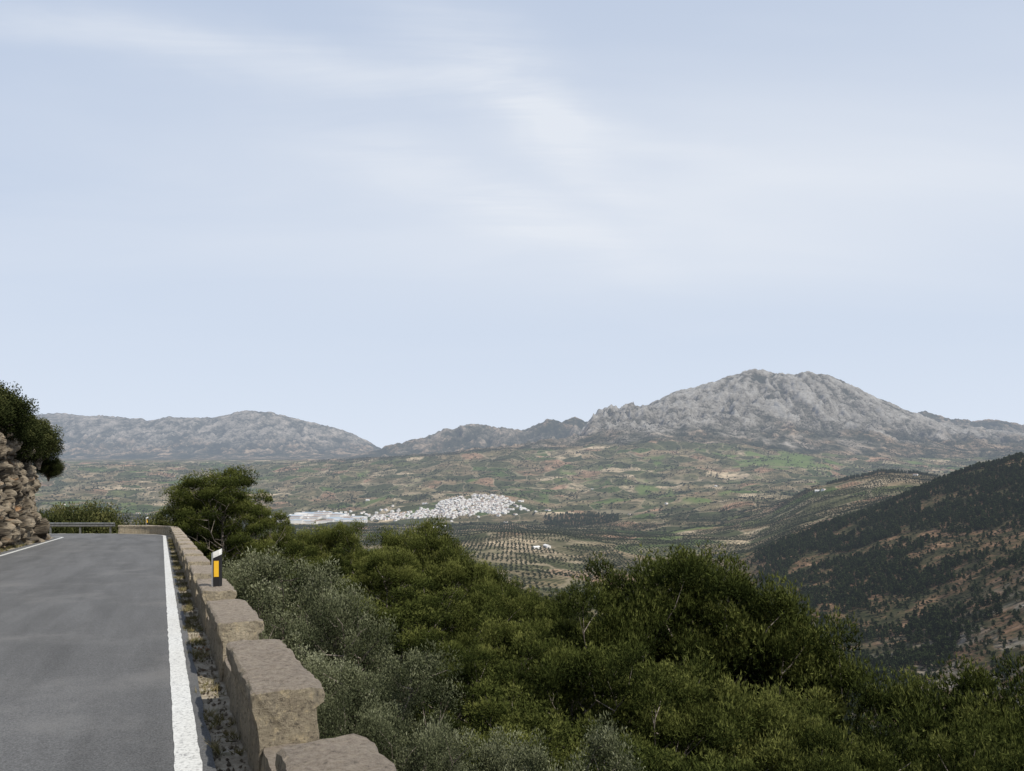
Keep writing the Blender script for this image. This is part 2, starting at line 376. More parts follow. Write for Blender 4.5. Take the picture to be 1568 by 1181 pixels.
for o0,o1 in((-.085,.075),(-5.42,-5.29)):
    os_=np.linspace(o0,o1,3);A,B=np.meshgrid(np.arange(0,(len(PTS)-2)*step,.1),os_,indexing='ij')
    q=at(A,B+np.where(B==o0,-1,np.where(B==o1,1,0))*.010*gn(A*4,A*0+o0,3))
    off=sum(len(v) for v in V)
    V.append(np.concatenate([q,(zr(q[...,1])+.005)[...,None]],-1).reshape(-1,3));parts.append((grid_faces(A.shape[0],3,off)[:,::-1],0))
mk('road_edge_line',np.concatenate(V),parts,[M_line])

# ---------------------------------------------------------------- parapet wall
M_wall,nt,b=mat('parapet_concrete',rough=.95)
P=pos(nt)
c=ramp(nt,noise(nt,P,3.5,6,.7),[(.3,(.32,.27,.20)),(.55,(.46,.395,.29)),(.75,(.56,.49,.375))])
c=mix(nt,ramp(nt,noise(nt,P,28,5,.8),[(.39,.7),(.46,0.0)]),c,(.11,.095,.075))
c=mix(nt,ramp(nt,noise(nt,P,14,6,.75),[(.55,0.0),(.61,.7)]),c,(.62,.51,.33))
geo=N(nt,'ShaderNodeNewGeometry');sx=N(nt,'ShaderNodeSeparateXYZ');nt.links.new(geo.outputs['Normal'],sx.inputs[0])
top=ramp(nt,sx.outputs[2],[(.5,0.0),(.9,.75)])
c=mix(nt,top,c,ramp(nt,noise(nt,P,22,6,.85),[(.35,(.11,.092,.075)),(.45,(.32,.265,.22)),(.62,(.51,.43,.355))]))
stain=ramp(nt,noise(nt,mapping(nt,P,(3,3,.5)),2.2,5,.7),[(.47,0.0),(.64,.45)])
c=mix(nt,math_(nt,'MULTIPLY',stain,math_(nt,'SUBTRACT',1.0,top)),c,(.18,.17,.15))
nt.links.new(c,b.inputs['Base Color'])
hh=math_(nt,'ADD',noise(nt,P,30,7,.85),math_(nt,'MULTIPLY',noise(nt,P,6,4,.6),1.0))
bump(nt,b,hh,1.0,.07)
V=[];parts=[];cnt=0
def sweep(t0,t1,prof,seg=.08,bev=.03):
    global cnt
    prof=np.array(prof,float);c0=prof.mean(0)
    n=max(3,int((t1-t0)/seg));ts=np.linspace(t0,t1,n)
    if bev: ts=np.concatenate([[t0],[t0+bev*.8],ts[1:-1],[t1-bev*.8],[t1]])
    loc=[]
    for i,tq in enumerate(ts):
        pr=prof.copy()
        if bev and i in(0,len(ts)-1): pr=c0+(pr-c0)*(1-bev/np.maximum(np.abs(pr-c0).max(0),.05)*.6)
        q=at(np.full(len(pr),tq),pr[:,0]);loc.append(np.column_stack([q,zr(q[:,1])+pr[:,1]]))
    m=len(prof);nn=len(ts);f=[]
    for i in range(nn-1):
        for j in range(m): f.append((cnt+i*m+j,cnt+(i+1)*m+j,cnt+(i+1)*m+(j+1)%m,cnt+i*m+(j+1)%m))
    parts.append((np.array(f),0))
    ends=[]
    for e,(L,base) in enumerate(((loc[0],cnt),(loc[-1],cnt+(nn-1)*m))):
        cc=L.mean(0);ends+= [cc+(L-cc)*.6,cc+(L-cc)*.25,cc[None]]
        b1=cnt+nn*m+e*(2*m+1);b2=b1+m;b3=b2+m
        fq=[];ft=[]
        for j in range(m):
            k=(j+1)%m
            fq+=[(base+j,base+k,b1+k,b1+j),(b1+j,b1+k,b2+k,b2+j)];ft.append((b2+j,b2+k,b3))
        parts.append((np.array(fq),0));parts.append((np.array(ft),0))
    V.append(np.concatenate(loc+ends));cnt+=nn*m+2*(2*m+1)
def rp(a,b_,k): return [tuple(np.array(a)*(1-i/k)+np.array(b_)*i/k) for i in range(k)]
block=rp((.37,-.15),(.37,.44),8)+[(.335,.452),(.330,.50),(.336,.545)]+rp((.356,.563),(.752,.563),8)+[(.777,.545),(.783,.50),(.778,.452)]+rp((.74,.44),(.74,-.15),6)+rp((.74,-.15),(.37,-.15),3)
low=rp((.39,-.15),(.39,.20),4)+rp((.40,.215),(.71,.215),4)+rp((.72,.20),(.72,-.15),4)+rp((.72,-.15),(.39,-.15),3)
T0=tD(4.36);pitch=3.05;ln_=1.95
wallEnd=L1+R_B*(math.pi/2-TH0)-1.2
k=-5
while T0+k*pitch+ln_<L1-3:
    s0=T0+k*pitch;sweep(s0,s0+ln_,block,seg=.06,bev=.018);sweep(s0+ln_+.003,s0+pitch-.003,low,bev=0);k+=1
sweep(T0+k*pitch,wallEnd,block,seg=.3)
ret=rp((.42,-.155),(.69,-.155),2)+rp((.69,-.155),(.85,-3.9),8)+rp((.85,-3.9),(.42,-3.9),2)+rp((.42,-3.9),(.42,-.155),4)
sweep(2,wallEnd,ret[::-1],seg=.6,bev=0)
W=np.concatenate(V)
for ax in range(3):
    W[:,ax]+=.014*gn(W[:,0]*5+W[:,2]*3+ax*7,W[:,1]*5+W[:,2]*2,ax)+.012*gn(W[:,0]*15+W[:,2]*9,W[:,1]*15+ax*3+W[:,2]*6,ax+9)
wall=mk('parapet_wall',W,parts,[M_wall],smooth=True)
bm=bmesh.new();bm.from_mesh(wall.data);bmesh.ops.recalc_face_normals(bm,faces=bm.faces);bm.to_mesh(wall.data);bm.free()
wall.data.set_sharp_from_angle(angle=math.radians(32))

# ---------------------------------------------------------------- guard rail
M_steel,nt,b=mat('galvanised_steel',rough=.45);b.inputs['Metallic'].default_value=.7
nt.links.new(ramp(nt,noise(nt,pos(nt),6,4,.6),[(.3,(.16,.16,.15)),(.7,(.34,.34,.33))]),b.inputs['Base Color'])
prof=[(.50,.45),(.46,.49),(.46,.53),(.51,.57),(.51,.61),(.46,.65),(.46,.69),(.50,.73),(.515,.73),(.475,.69),(.475,.65),(.525,.61),(.525,.57),(.475,.53),(.475,.49),(.515,.45)]
V=[];parts=[];cnt=0
sweep(wallEnd+.3,wallEnd+36,prof,seg=1.0,bev=0)
for tq in np.arange(wallEnd+.6,wallEnd+35,2.0):
    sweep(tq,tq+.1,[(.53,-.3),(.53,.72),(.59,.72),(.59,-.3)],seg=.05,bev=0)
gr=mk('guard_rail',np.concatenate(V),parts,[M_steel])

# ---------------------------------------------------------------- delineator posts
def simple(name,c,rough=.5):
    m,nt,b=mat(name,rough=rough)
    nt.links.new(mix(nt,noise(nt,pos(nt),20,4,.7),tuple(v*.75 for v in c),c),b.inputs['Base Color']);return m
M_white=simple('white_plastic',(.78,.78,.76));M_black=simple('black_plastic',(.02,.02,.022));M_amber=simple('amber_reflector',(.85,.50,.04),.25)
def prism(prof2d,z0,z1,topslant=0,botslant=0):
    m=len(prof2d);p=np.array(prof2d,float)
    V=np.concatenate([np.column_stack([p,z0+botslant*p[:,0]]),np.column_stack([p,z1+topslant*p[:,0]])])
    f=[(j,(j+1)%m,m+(j+1)%m,m+j) for j in range(m)]
    return V,f,[tuple(range(m))[::-1],tuple(range(m,2*m))]
def post(x,y,z,hgt,rot):
    root=bpy.data.objects.new('delineator_post',None);scene.collection.objects.link(root)
    root.location=(x,y,z);root.rotation_euler=(0,0,rot)
    def part(nm,prof,z0,z1,m,sl=0,bl=0):
        Vv,f,c=prism(prof,z0,z1,sl,bl);me=bpy.data.meshes.new(nm);me.from_pydata(Vv.tolist(),[],f+c);me.materials.append(m)
        o=bpy.data.objects.new(nm,me);scene.collection.objects.link(o);o.parent=root
    w=.068
    body=[(-w,-.02),(-w*.6,-.045),(w*.6,-.045),(w,-.02),(w,.03),(0,.05),(-w,.03)]
    big=[(a*1.03 if a>-.06 else a*.72,b_*1.05) for a,b_ in body]
    part('post_body',body,-.2,hgt-.062,M_white,.45)
    part('black_band',big,hgt-.52,hgt-.08,M_black,.45)
    part('post_cap',body,hgt-.060,hgt,M_white,.45,.45)
    part('reflector',[(-.030,-.056),(.036,-.056),(.036,-.0475),(-.030,-.0475)],hgt-.37,hgt-.14,M_amber)
p=at(np.array([tD(10.4)]),np.array([.56]))[0]
post(p[0],p[1],zr(p[1]),1.08,math.radians(12))
p=at(np.array([L1+5.0]),np.array([.95]))[0];post(p[0],p[1],zr(p[1]),1.1,math.radians(25))

# ---------------------------------------------------------------- rock outcrop (left)
M_rock,nt,b=mat('limestone_rock',rough=.95);P=pos(nt)
cr_=attr(nt,'crev_shade').outputs['Fac']
c=ramp(nt,noise(nt,mapping(nt,P,(1,1,2.2)),.9,7,.72,.6),[(.36,(.105,.082,.058)),(.46,(.23,.19,.14)),(.57,(.33,.28,.21)),(.66,(.34,.195,.10))])
c=mix(nt,cr_,c,(.03,.025,.02))  # shade of the crevices painted into the rock colour
nt.links.new(c,b.inputs['Base Color']);bump(nt,b,noise(nt,mapping(nt,P,(1,1,2.5)),3.2,7,.75,.5),1,.2)
pl=[]
DR=41.2
for D in np.arange(4,DR,.12):
    q=at(np.array([tD(D)]),np.array([0.]))[0];pl.append((q[0],q[1],0))
nl=-NOR[10]
base=[np.array(p_[:2])+nl*5.9 for p_ in pl]
last=base[-1];ang0=math.atan2(-nl[1],-nl[0])
cen=last+nl*2.0
for k2 in range(1,33):
    aa=ang0+math.radians(118)*k2/32;base.append(cen+2.0*np.array([math.cos(aa),math.sin(aa)]))
dirv=np.array([math.cos(aa+math.pi/2),math.sin(aa+math.pi/2)])
for k2 in range(1,60): base.append(base[-1]+dirv*.16)
base=np.array(base);tg=np.gradient(base,axis=0);tg/=np.linalg.norm(tg,axis=1)[:,None];nin=np.column_stack([-tg[:,1],tg[:,0]])
hs=np.linspace(-.3,4.9,80);ins=np.linspace(0,5,22)[1:]
def vor(x,y,z,s):
    best=np.full(x.shape,9.);b2=np.full(x.shape,9.);bid=np.zeros(x.shape)
    ix,iy,iz=np.floor(x),np.floor(y),np.floor(z)
    for a_ in(-1,0,1):
        for b_ in(-1,0,1):
            for c_ in(-1,0,1):
                cx,cy,cz=ix+a_,iy+b_,iz+c_
                k1=cx*31+cz*57;h1=_h(k1,cy,s);h2=_h(k1,cy,s+1);h3=_h(k1,cy,s+2)
                d=(cx+h1-x)**2+(cy+h2-y)**2+(cz+h3-z)**2;m=d<best
                b2=np.where(m,best,np.minimum(b2,d))
                best=np.where(m,d,best);bid=np.where(m,_h(k1,cy,s+5),bid)
    return np.sqrt(b2)-np.sqrt(best),bid
rows=[]
for i in range(len(base)):
    ht=5.1+.6*float(fbm(np.array([i/30.]),np.array([0.]),4,3)[0]);col_=[]
    for h in hs:
        f_=h/4.9;col_.append((base[i]+nin[i]*(.1+.55*max(f_,0)**1.5),zr(base[i][1])+h*ht/4.9))
    for s_ in ins: col_.append((base[i]+nin[i]*(.65+s_*(.38 if i>len(base)-92 else 1)),zr(base[i][1])+ht+.12*s_))
    rows.append([(a_[0],a_[1],z_) for a_,z_ in col_])
RV=np.array(rows);nu,nv=RV.shape[:2];RVf=RV.reshape(-1,3)
ni=np.repeat(nin,nv,0)
wq=.3*fbm(RVf[:,0]*.8+RVf[:,2],RVf[:,1]*.8,12,3)
d1,i1=vor(RVf[:,0]/1.9+wq,RVf[:,1]/1.9,RVf[:,2]/1.1+wq,3);d2,i2=vor(RVf[:,0]/.8+wq,RVf[:,1]/.8,RVf[:,2]/.45,8)
disp=1.1*(i1-.5)+.35*np.minimum(d1*2.5,1)+.25*(i2-.5)+.10*np.minimum(d2*3,1)+.15*fbm(RVf[:,0]*2+RVf[:,2]*3,RVf[:,1]*2,3,4)-.25
RVf[:,0]-=ni[:,0]*disp;RVf[:,1]-=ni[:,1]*disp;RVf[:,2]+=.35*(i1-.5)*(np.tile(np.arange(nv),nu)>10)
crev_shade=np.clip(1-d1*8,0,1)*.9+np.clip(1-d2*7,0,1)*.45
mk('rock_outcrop',RVf,[(grid_faces(nu,nv),0)],[M_rock],attrs={'crev_shade':np.clip(crev_shade,0,1)})

# ---------------------------------------------------------------- tree generators
def tufts(C,Rc,per,L,Wd,nn,seed,flat_=.85,outw=.6):
    g=np.random.default_rng(seed);n=len(C)*per
    ci=np.repeat(np.arange(len(C)),per)
    d=g.normal(size=(n,3));d[:,2]=np.where(d[:,2]<-.3,-d[:,2],d[:,2]);d/=np.linalg.norm(d,axis=1)[:,None]
    rr=g.random(n)**.33*(1+.12*g.normal(size=n))
    Pp=C[ci]+d*(rr*Rc[ci])[:,None]*np.array([1,1,flat_])
    ax=d*outw+np.array([0,0,.45])+g.normal(size=(n,3))*.25;ax/=np.linalg.norm(ax,axis=1)[:,None]
    ct=g.random(len(C));tint=np.clip(-.02+.32*ct[ci]+.22*g.random(n)+.58*(np.clip(d[:,2],-.3,1)*rr),0,1)  # random tone plus painted shading: clump tops lighter, interiors darker
    P2=np.repeat(Pp,nn,0);A2=np.repeat(ax,nn,0)+g.normal(size=(n*nn,3))*.5;A2/=np.linalg.norm(A2,axis=1)[:,None]
    S=np.cross(A2,g.normal(size=(n*nn,3)));S/=np.linalg.norm(S,axis=1)[:,None]+1e-9
    l=L*(.7+.6*g.random((n*nn,1)))
    V=np.stack([P2-S*Wd/2,P2+S*Wd/2,P2+A2*l],1).reshape(-1,3)
    T=np.arange(n*nn*3).reshape(-1,3);return V,T,np.repeat(np.repeat(tint,nn),3)
def leaves(C,Rc,per,L,Wd,seed):
    g=np.random.default_rng(seed);n=len(C)*per;ci=np.repeat(np.arange(len(C)),per)
    d=g.normal(size=(n,3));d/=np.linalg.norm(d,axis=1)[:,None];rr=g.random(n)**.4*(1+.12*g.normal(size=n))
    Pp=C[ci]+d*(rr*Rc[ci])[:,None]
    A=d*.5+g.normal(size=(n,3))*.6+np.array([0,0,.35]);A/=np.linalg.norm(A,axis=1)[:,None]
    S=np.cross(A,g.normal(size=(n,3)));S/=np.linalg.norm(S,axis=1)[:,None]+1e-9
    l=L*(.7+.6*g.random((n,1)))
    V=np.stack([Pp,Pp+A*l*.5+S*Wd/2,Pp+A*l,Pp+A*l*.5-S*Wd/2],1).reshape(-1,3)
    tint=np.clip(.10+.30*g.random(len(C))[ci]+.3*g.random(n)+.38*d[:,2]*rr,0,1)  # random leaf tone, with light from above painted in towards clump tops
    return V,np.arange(n*4).reshape(-1,4),np.repeat(tint,4)
def assemble(name,tubes,lv,mats):
    V=[];parts=[];ti=[];c=0
    for v,f in tubes: V.append(v);parts.append((f+c,0));c+=len(v);ti.append(np.zeros(len(v)))
    for v,f,t_ in lv: V.append(v);parts.append((f+c,1));c+=len(v);ti.append(t_)
    VV=np.concatenate(V);o=mk(name,VV,parts,mats,attrs={'tint':np.concatenate(ti)},link=False)
    o['top']=float(np.percentile(VV[:,2],99.8));o['wid']=float(np.percentile(VV[:,0],99)-np.percentile(VV[:,0],1));return o
def skeleton(seed,Ht,Rc,nl_,lo=.25,subs=5,trunk=.2,dome=.6,lean=.25,up=.5,prof=None):
    g=np.random.default_rng(seed);tubes=[];C=[]
    k_=np.linspace(0,1,9);off=np.cumsum(g.normal(size=(9,2))*lean*.35,0)
    TP=np.column_stack([off[:,0]*Ht/10,off[:,1]*Ht/10,k_*Ht*.93]);TP[0,:2]=0;TP[:,:2]-=TP[:1,:2]
    tubes.append(tube(np.vstack([[0,0,-1.5],TP]),np.concatenate([[trunk*1.2],trunk*(1-k_*.85)]),8))
    for i in range(nl_):
        f=lo+(1-lo)*((i+.3)/nl_)**.9;b0=np.array([np.interp(f,k_,TP[:,q]) for q in range(3)])
        ang=i*2.4+g.normal()*.5
        if prof is None: w=max(1-abs((f-(lo+.25))/(1-lo-.1))**2.0*dome,.25)
        else: w=np.interp(f,*prof)
        L=Rc*w*(.7+.45*g.random());rise=up*L*(.2+1.0*f)*(.6+.8*g.random())
        n_=6;s_=np.linspace(0,1,n_);lat=g.normal()*.25*L
        ca,sa=math.cos(ang),math.sin(ang)
        LP=b0+np.column_stack([ca*L*s_-sa*lat*s_**2,sa*L*s_+ca*lat*s_**2,rise*s_**1.4+g.normal(size=n_)*.05*L*s_])
        tubes.append(tube(LP,trunk*.38*(1-f*.5)*(1-s_*.8),5));C.append(LP[-1])
        for j in range(subs):
            q=.4+.6*g.random();bp=np.array([np.interp(q,s_,LP[:,z_]) for z_ in range(3)])
            dr=g.normal(size=3);dr[2]=abs(dr[2])*1.0+.3;dr/=np.linalg.norm(dr)
            e_=bp+dr*(.35*L+.35)*(.6+.7*g.random());C.append(e_)
            tubes.append(tube(np.array([bp,(bp+e_)/2+g.normal(size=3)*.04*L,e_]),[trunk*.12,trunk*.08,trunk*.03],4))
    C.append(TP[-1]+np.array([0,0,.3]));return tubes,np.array(C)
near_pines=[]
PR=([.0,.2,.4,.6,.8,.92,1.0],[.6,.85,1.0,1.0,.86,.62,.35])
for sd_ in range(4):
    tb,C=skeleton(10+sd_,8.0,[2.9,2.5,3.1,2.1][sd_],[30,27,32,25][sd_],lo=.16,subs=3,trunk=.17,up=.75,prof=PR)
    g=np.random.default_rng(sd_);Rc=.42+.46*g.random(len(C))
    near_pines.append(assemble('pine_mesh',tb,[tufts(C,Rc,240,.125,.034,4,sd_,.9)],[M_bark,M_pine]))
near_olives=[]
for sd_ in range(3):
    tb,C=skeleton(30+sd_,4.6,2.1,20,lo=.18,subs=4,trunk=.16,dome=.65,up=.7)
    g=np.random.default_rng(sd_+5);Rc=.28+.32*g.random(len(C))
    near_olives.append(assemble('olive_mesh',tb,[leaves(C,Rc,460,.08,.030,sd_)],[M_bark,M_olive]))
g=np.random.default_rng(9);nC=110;C=g.normal(size=(nC,3));C/=np.linalg.norm(C,axis=1)[:,None];C*=(g.random(nC)**.4)[:,None];C=C*[1.45,1.45,1.15]+[0,0,1.25]
tb=[tube(np.array([[0,0,-.4],[c_[0]*.3,c_[1]*.3,c_[2]*.5],c_]),[.06,.04,.012],4) for c_ in C[:30]]
shrub=assemble('shrub_mesh',tb,[leaves(C,.28+.28*g.random(nC),300,.09,.05,4)],[M_bark,M_holm])
def coll(name,obs):
    c=bpy.data.collections.new(name)
    for o in obs: c.objects.link(o)
    return c
mid=[]
for sd_ in range(3):
    tb,C=skeleton(70+sd_,7.5,2.2,14,lo=.15,subs=3,trunk=.15,up=.75,prof=PR)
    mid.append(assemble('mid_pine',tb[:14],[tufts(C,.55+.35*np.random.default_rng(sd_).random(len(C)),60,.32,.12,4,sd_)],[M_bark,M_midpine]))
far=[]
for sd_ in range(3):
    g=np.random.default_rng(sd_+80);hz_=np.linspace(.22,1,14);C=np.column_stack([g.normal(size=14)*.9*(1.15-hz_),g.normal(size=14)*.9*(1.15-hz_),hz_*8])
    Rr=(1.7*(1.2-hz_)+.35)
    far.append(assemble('far_pine',[tube([[0,0,-1],[0,0,4],[0,0,8]],[.2,.15,.04],4)],[tufts(C,Rr,20,1.0,.5,2,sd_)],[M_bark,M_farpine]))
faro=[]
for sd_ in range(3):
    g=np.random.default_rng(sd_+90);C=np.column_stack([g.normal(size=8)*.9,g.normal(size=8)*.9,1.8+g.random(8)*1.3])
    faro.append(assemble('far_olive',[tube([[0,0,-.5],[0,0,1],[0,0,2]],[.25,.2,.1],4)],[tufts(C,np.full(8,1.1),26,.7,.45,2,sd_)],[M_bark,M_farolive]))
cMid,cFar,cOl=coll('p_mid',mid),coll('p_far',far),coll('p_ol',faro)

def scatter(name,P,scl,cl):
    me=bpy.data.meshes.new(name);P=np.asarray(P,np.float32);me.vertices.add(len(P));me.vertices.foreach_set('co',P.ravel())
    a=me.attributes.new('scl','FLOAT','POINT');a.data.foreach_set('value',np.asarray(scl,np.float32))
    v=np.zeros((len(P),3),np.float32);v[:,2]=rng.random(len(P))*6.28
    a=me.attributes.new('rot','FLOAT_VECTOR','POINT');a.data.foreach_set('vector',v.ravel())
    ob=bpy.data.objects.new(name,me);scene.collection.objects.link(ob)
    g=bpy.data.node_groups.new(name,'GeometryNodeTree')
    g.interface.new_socket('Geometry',in_out='INPUT',socket_type='NodeSocketGeometry')
    g.interface.new_socket('Geometry',in_out='OUTPUT',socket_type='NodeSocketGeometry')
    gi=g.nodes.new('NodeGroupInput');go=g.nodes.new('NodeGroupOutput')
    ip=g.nodes.new('GeometryNodeInstanceOnPoints');ci=g.nodes.new('GeometryNodeCollectionInfo')
    ci.inputs['Collection'].default_value=cl;ci.inputs['Separate Children'].default_value=True;ci.inputs['Reset Children'].default_value=True
    ip.inputs['Pick Instance'].default_value=True
    n1_=g.nodes.new('GeometryNodeInputNamedAttribute');n1_.data_type='FLOAT';n1_.inputs[0].default_value='scl'
    n2_=g.nodes.new('GeometryNodeInputNamedAttribute');n2_.data_type='FLOAT_VECTOR';n2_.inputs[0].default_value='rot'
    L=g.links.new
    L(gi.outputs[0],ip.inputs['Points']);L(ci.outputs[0],ip.inputs['Instance'])
    L(n1_.outputs[0],ip.inputs['Scale']);L(n2_.outputs[0],ip.inputs['Rotation']);L(ip.outputs[0],go.inputs[0])
    md=ob.modifiers.new('scatter','NODES');md.node_group=g
    return ob
def samp(n,px0,px1,D0,D1,seed):
    g=np.random.default_rng(seed);D=np.sqrt(g.random(n)*(D1**2-D0**2)+D0**2);px=px0+(px1-px0)*g.random(n)
    return (px-CX)/F0*D,D,g
# right-hand hill forest
x,y,g=samp(24000,1080,1900,420,1520,1);m=forest_mask(x,y)>.25+.5*g.random(len(x));x,y=x[m],y[m]
scatter('hillside_pine_forest',np.column_stack([x,y,H(x,y)]),.5+.85*g.random(len(x)),cFar)
x,y,g=samp(14000,1080,1900,300,1500,12)
scatter('hillside_scrub',np.column_stack([x,y,H(x,y)-.6]),.25+.7*g.random(len(x))**2,cOl)
x,y,g=samp(2600,1120,1900,250,1000,13)
scatter('hillside_scattered_pines',np.column_stack([x,y,H(x,y)]),.4+.5*g.random(len(x)),cFar)
# spur slope below the road
x,y,g=samp(4600,330,1330,56,520,2);z=H(x,y);px,D=bearing(x,y);s_=.6+.45*g.random(len(x))
m=(forest_mask(x,y)>.3*g.random(len(x)))&(sdist(x,y)>7)&(z+8*s_<-.112*D)
x,y,z,s_=x[m],y[m],z[m],s_[m]
scatter('slope_pine_forest',np.column_stack([x,y,z]),s_,cMid)
# olive groves : planted on a 9 m lattice
gx,gy=np.meshgrid(np.arange(-1900,1500,9.0),np.arange(650,3100,9.0),indexing='ij')
x=(gx+1.3*rng.normal(size=gx.shape)).ravel();y=(gy+1.3*rng.normal(size=gx.shape)).ravel()
px,D=bearing(x,y);gm=fbm(x/170,y/170,52,3);fm=forest_mask(x,y)
m=(px>30)&(px<1500)&(fm<.2)&(gm>-.25)&(rng.random(len(x))<.9)&~((px>280)&(px<640)&(D<1700))&~((px>1100)&(D<1450))
x,y=x[m],y[m]
scatter('olive_grove',np.column_stack([x,y,H(x,y)]),.65+.45*rng.random(len(x)),cOl)
x,y,g=samp(80000,-100,1700,2500,6900,5);n_=np.abs(fbm(x/330,y/330,66,3));m=(n_<.05)|(g.random(len(x))<.10)|((fbm(x/200,y/200,67,3)>.35));x,y=x[m],y[m]
px,D=bearing(x,y);m=~((px>580)&(px<810)&(D>3130)&(D<3800))&~((px>390)&(px<570)&(D>3100)&(D<3520));x,y=x[m],y[m]
scatter('distant_trees',np.column_stack([x,y,H(x,y)-1]),1.0+1.5*rng.random(len(x)),cOl)
x,y,g=samp(9000,800,1480,2450,3400,6);m=forest_mask(x,y)>.4;x,y=x[m],y[m]
scatter('distant_pine_wood',np.column_stack([x,y,H(x,y)]),1+.5*g.random(len(x)),cFar)
x,y,g=samp(190,590,800,3230,3780,16)
scatter('village_trees',np.column_stack([x,y,H(x,y)+1]),1.1+.8*g.random(len(x)),cOl)

# ---------------------------------------------------------------- near trees
def place(protos,name,px,D,top,wpx=None,var=None):
    x=(px-CX)/F0*D;z0=H1(x,D);zt=(HY-top)/F0*D;h=max(zt-z0,1.5)
    pr=protos[var if var is not None else rng.integers(len(protos))]
    o=bpy.data.objects.new(name,pr.data);scene.collection.objects.link(o)
    sz=h/pr['top'];sx_=sz if wpx is None else (wpx/F0*D)/pr['wid']
    sx_=min(max(sx_,sz*.6),sz*1.5)
    o.location=(x,D,z0);o.scale=(sx_,sx_,sz);o.rotation_euler=(0,0,rng.random()*6.28);return o
for px,D,top,w,v in [(342,46,718,140,0),(300,50,746,95,1),(388,52,750,95,2),(330,49,745,110,3),(440,62,800,90,1),(505,56,800,110,0),(565,60,814,100,2),(480,42,832,130,2),
    (640,44,800,130,0),(590,36,844,120,3),(700,42,834,110,1),(755,50,866,100,3),(800,58,898,100,1),(850,62,908,100,0),(670,52,826,100,3),
    (620,24,900,180,1),(725,28,912,170,0),(700,20,975,190,2),(790,24,950,150,3),
    (1050,22,838,290,0),(975,20.5,870,160,1),(910,19.5,888,190,2),(1130,22.5,868,190,2),(1185,21.5,905,170,0),(1240,21,955,150,3),(870,15,985,240,0),(1000,14.5,1010,280,2),(1150,15,1040,260,0),(1250,14,1095,180,1),(790,13,1070,210,1),(950,10.5,1140,280,3),
    (1450,18,1024,190,0),(1550,16,1050,210,1),(1395,15,1105,150,2),(1500,12,1125,240,2),(1330,12,1160,160,1)]:
    place(near_pines,'pine_tree',px,D,top,w,v)
for px,D,top,w,v in [(430,16.5,834,190,0),(380,20,862,90,1),(520,14.5,885,180,1),(470,11.5,950,210,2),(575,12,985,190,0),(565,9.5,1060,190,1),(630,9,1110,150,2),(830,9,1120,200,0),(715,10,1110,150,1)]:
    place(near_olives,'olive_tree',px,D,top,w,v)
for px,D,top,w in [(125,62,772,100),(95,60,782,60),(245,54,790,45),(160,66,782,40)]:
    place([shrub],'holm_oak_shrub',px,D,top,w,0)
for px,D,zb,s_ in [(14,35,.05,.95),(38,38,.0,.95),(60,41,-.2,.80),(0,33,.6,.85),(74,42,-1.0,.5),(-20,31,1.1,1.0),(30,41,.4,.85),(-60,28,1.2,.9)]:
    o=bpy.data.objects.new('holm_oak_shrub',shrub.data);scene.collection.objects.link(o);o.location=((px-CX)/F0*D,D,zb-.2);o.scale=(s_,s_,s_*.95);o.rotation_euler=(0,0,rng.random()*6)

# ---------------------------------------------------------------- roadside weeds and gravel
ts=rng.random(1100)*60;o_=.13+.22*rng.random(1100)
k_=gn(ts*.9,ts*0,3)>-.05;ts,o_=ts[k_],o_[k_]
q=at(ts,o_);C=np.column_stack([q,zr(q[:,1])-.02])
v,f,t_=tufts(C,np.full(len(C),.035),7,.07,.006,4,3,.3,.5)
ts=rng.random(400)*60;q=at(ts,-5.75-.6*rng.random(400));C=np.column_stack([q,zr(q[:,1])])
v2,f2,t2=tufts(C,np.full(len(C),.1),10,.13,.012,4,4,.3,.5)
mk('roadside_weeds',np.concatenate([v,v2]),[(np.concatenate([f,f2+len(v)]),0)],[M_weed],attrs={'tint':np.concatenate([t_,t2])})
n=3500;ts=rng.random(n)*45;q=at(ts,.10+.25*rng.random(n)**.7);s_=.006+.014*rng.random(n)**2
oc=np.array([(1,0,0),(-1,0,0),(0,1,0),(0,-1,0),(0,0,1),(0,0,-1)],float);of=np.array([(0,2,4),(2,1,4),(1,3,4),(3,0,4),(2,0,5),(1,2,5),(3,1,5),(0,3,5)])
Vv=(np.column_stack([q,zr(q[:,1])-.02])[:,None]+oc[None]*s_[:,None,None]*(.6+.8*rng.random((n,6,1)))).reshape(-1,3)
mk('roadside_gravel',Vv,[((of[None]+6*np.arange(n)[:,None,None]).reshape(-1,3),0)],[M_rock])

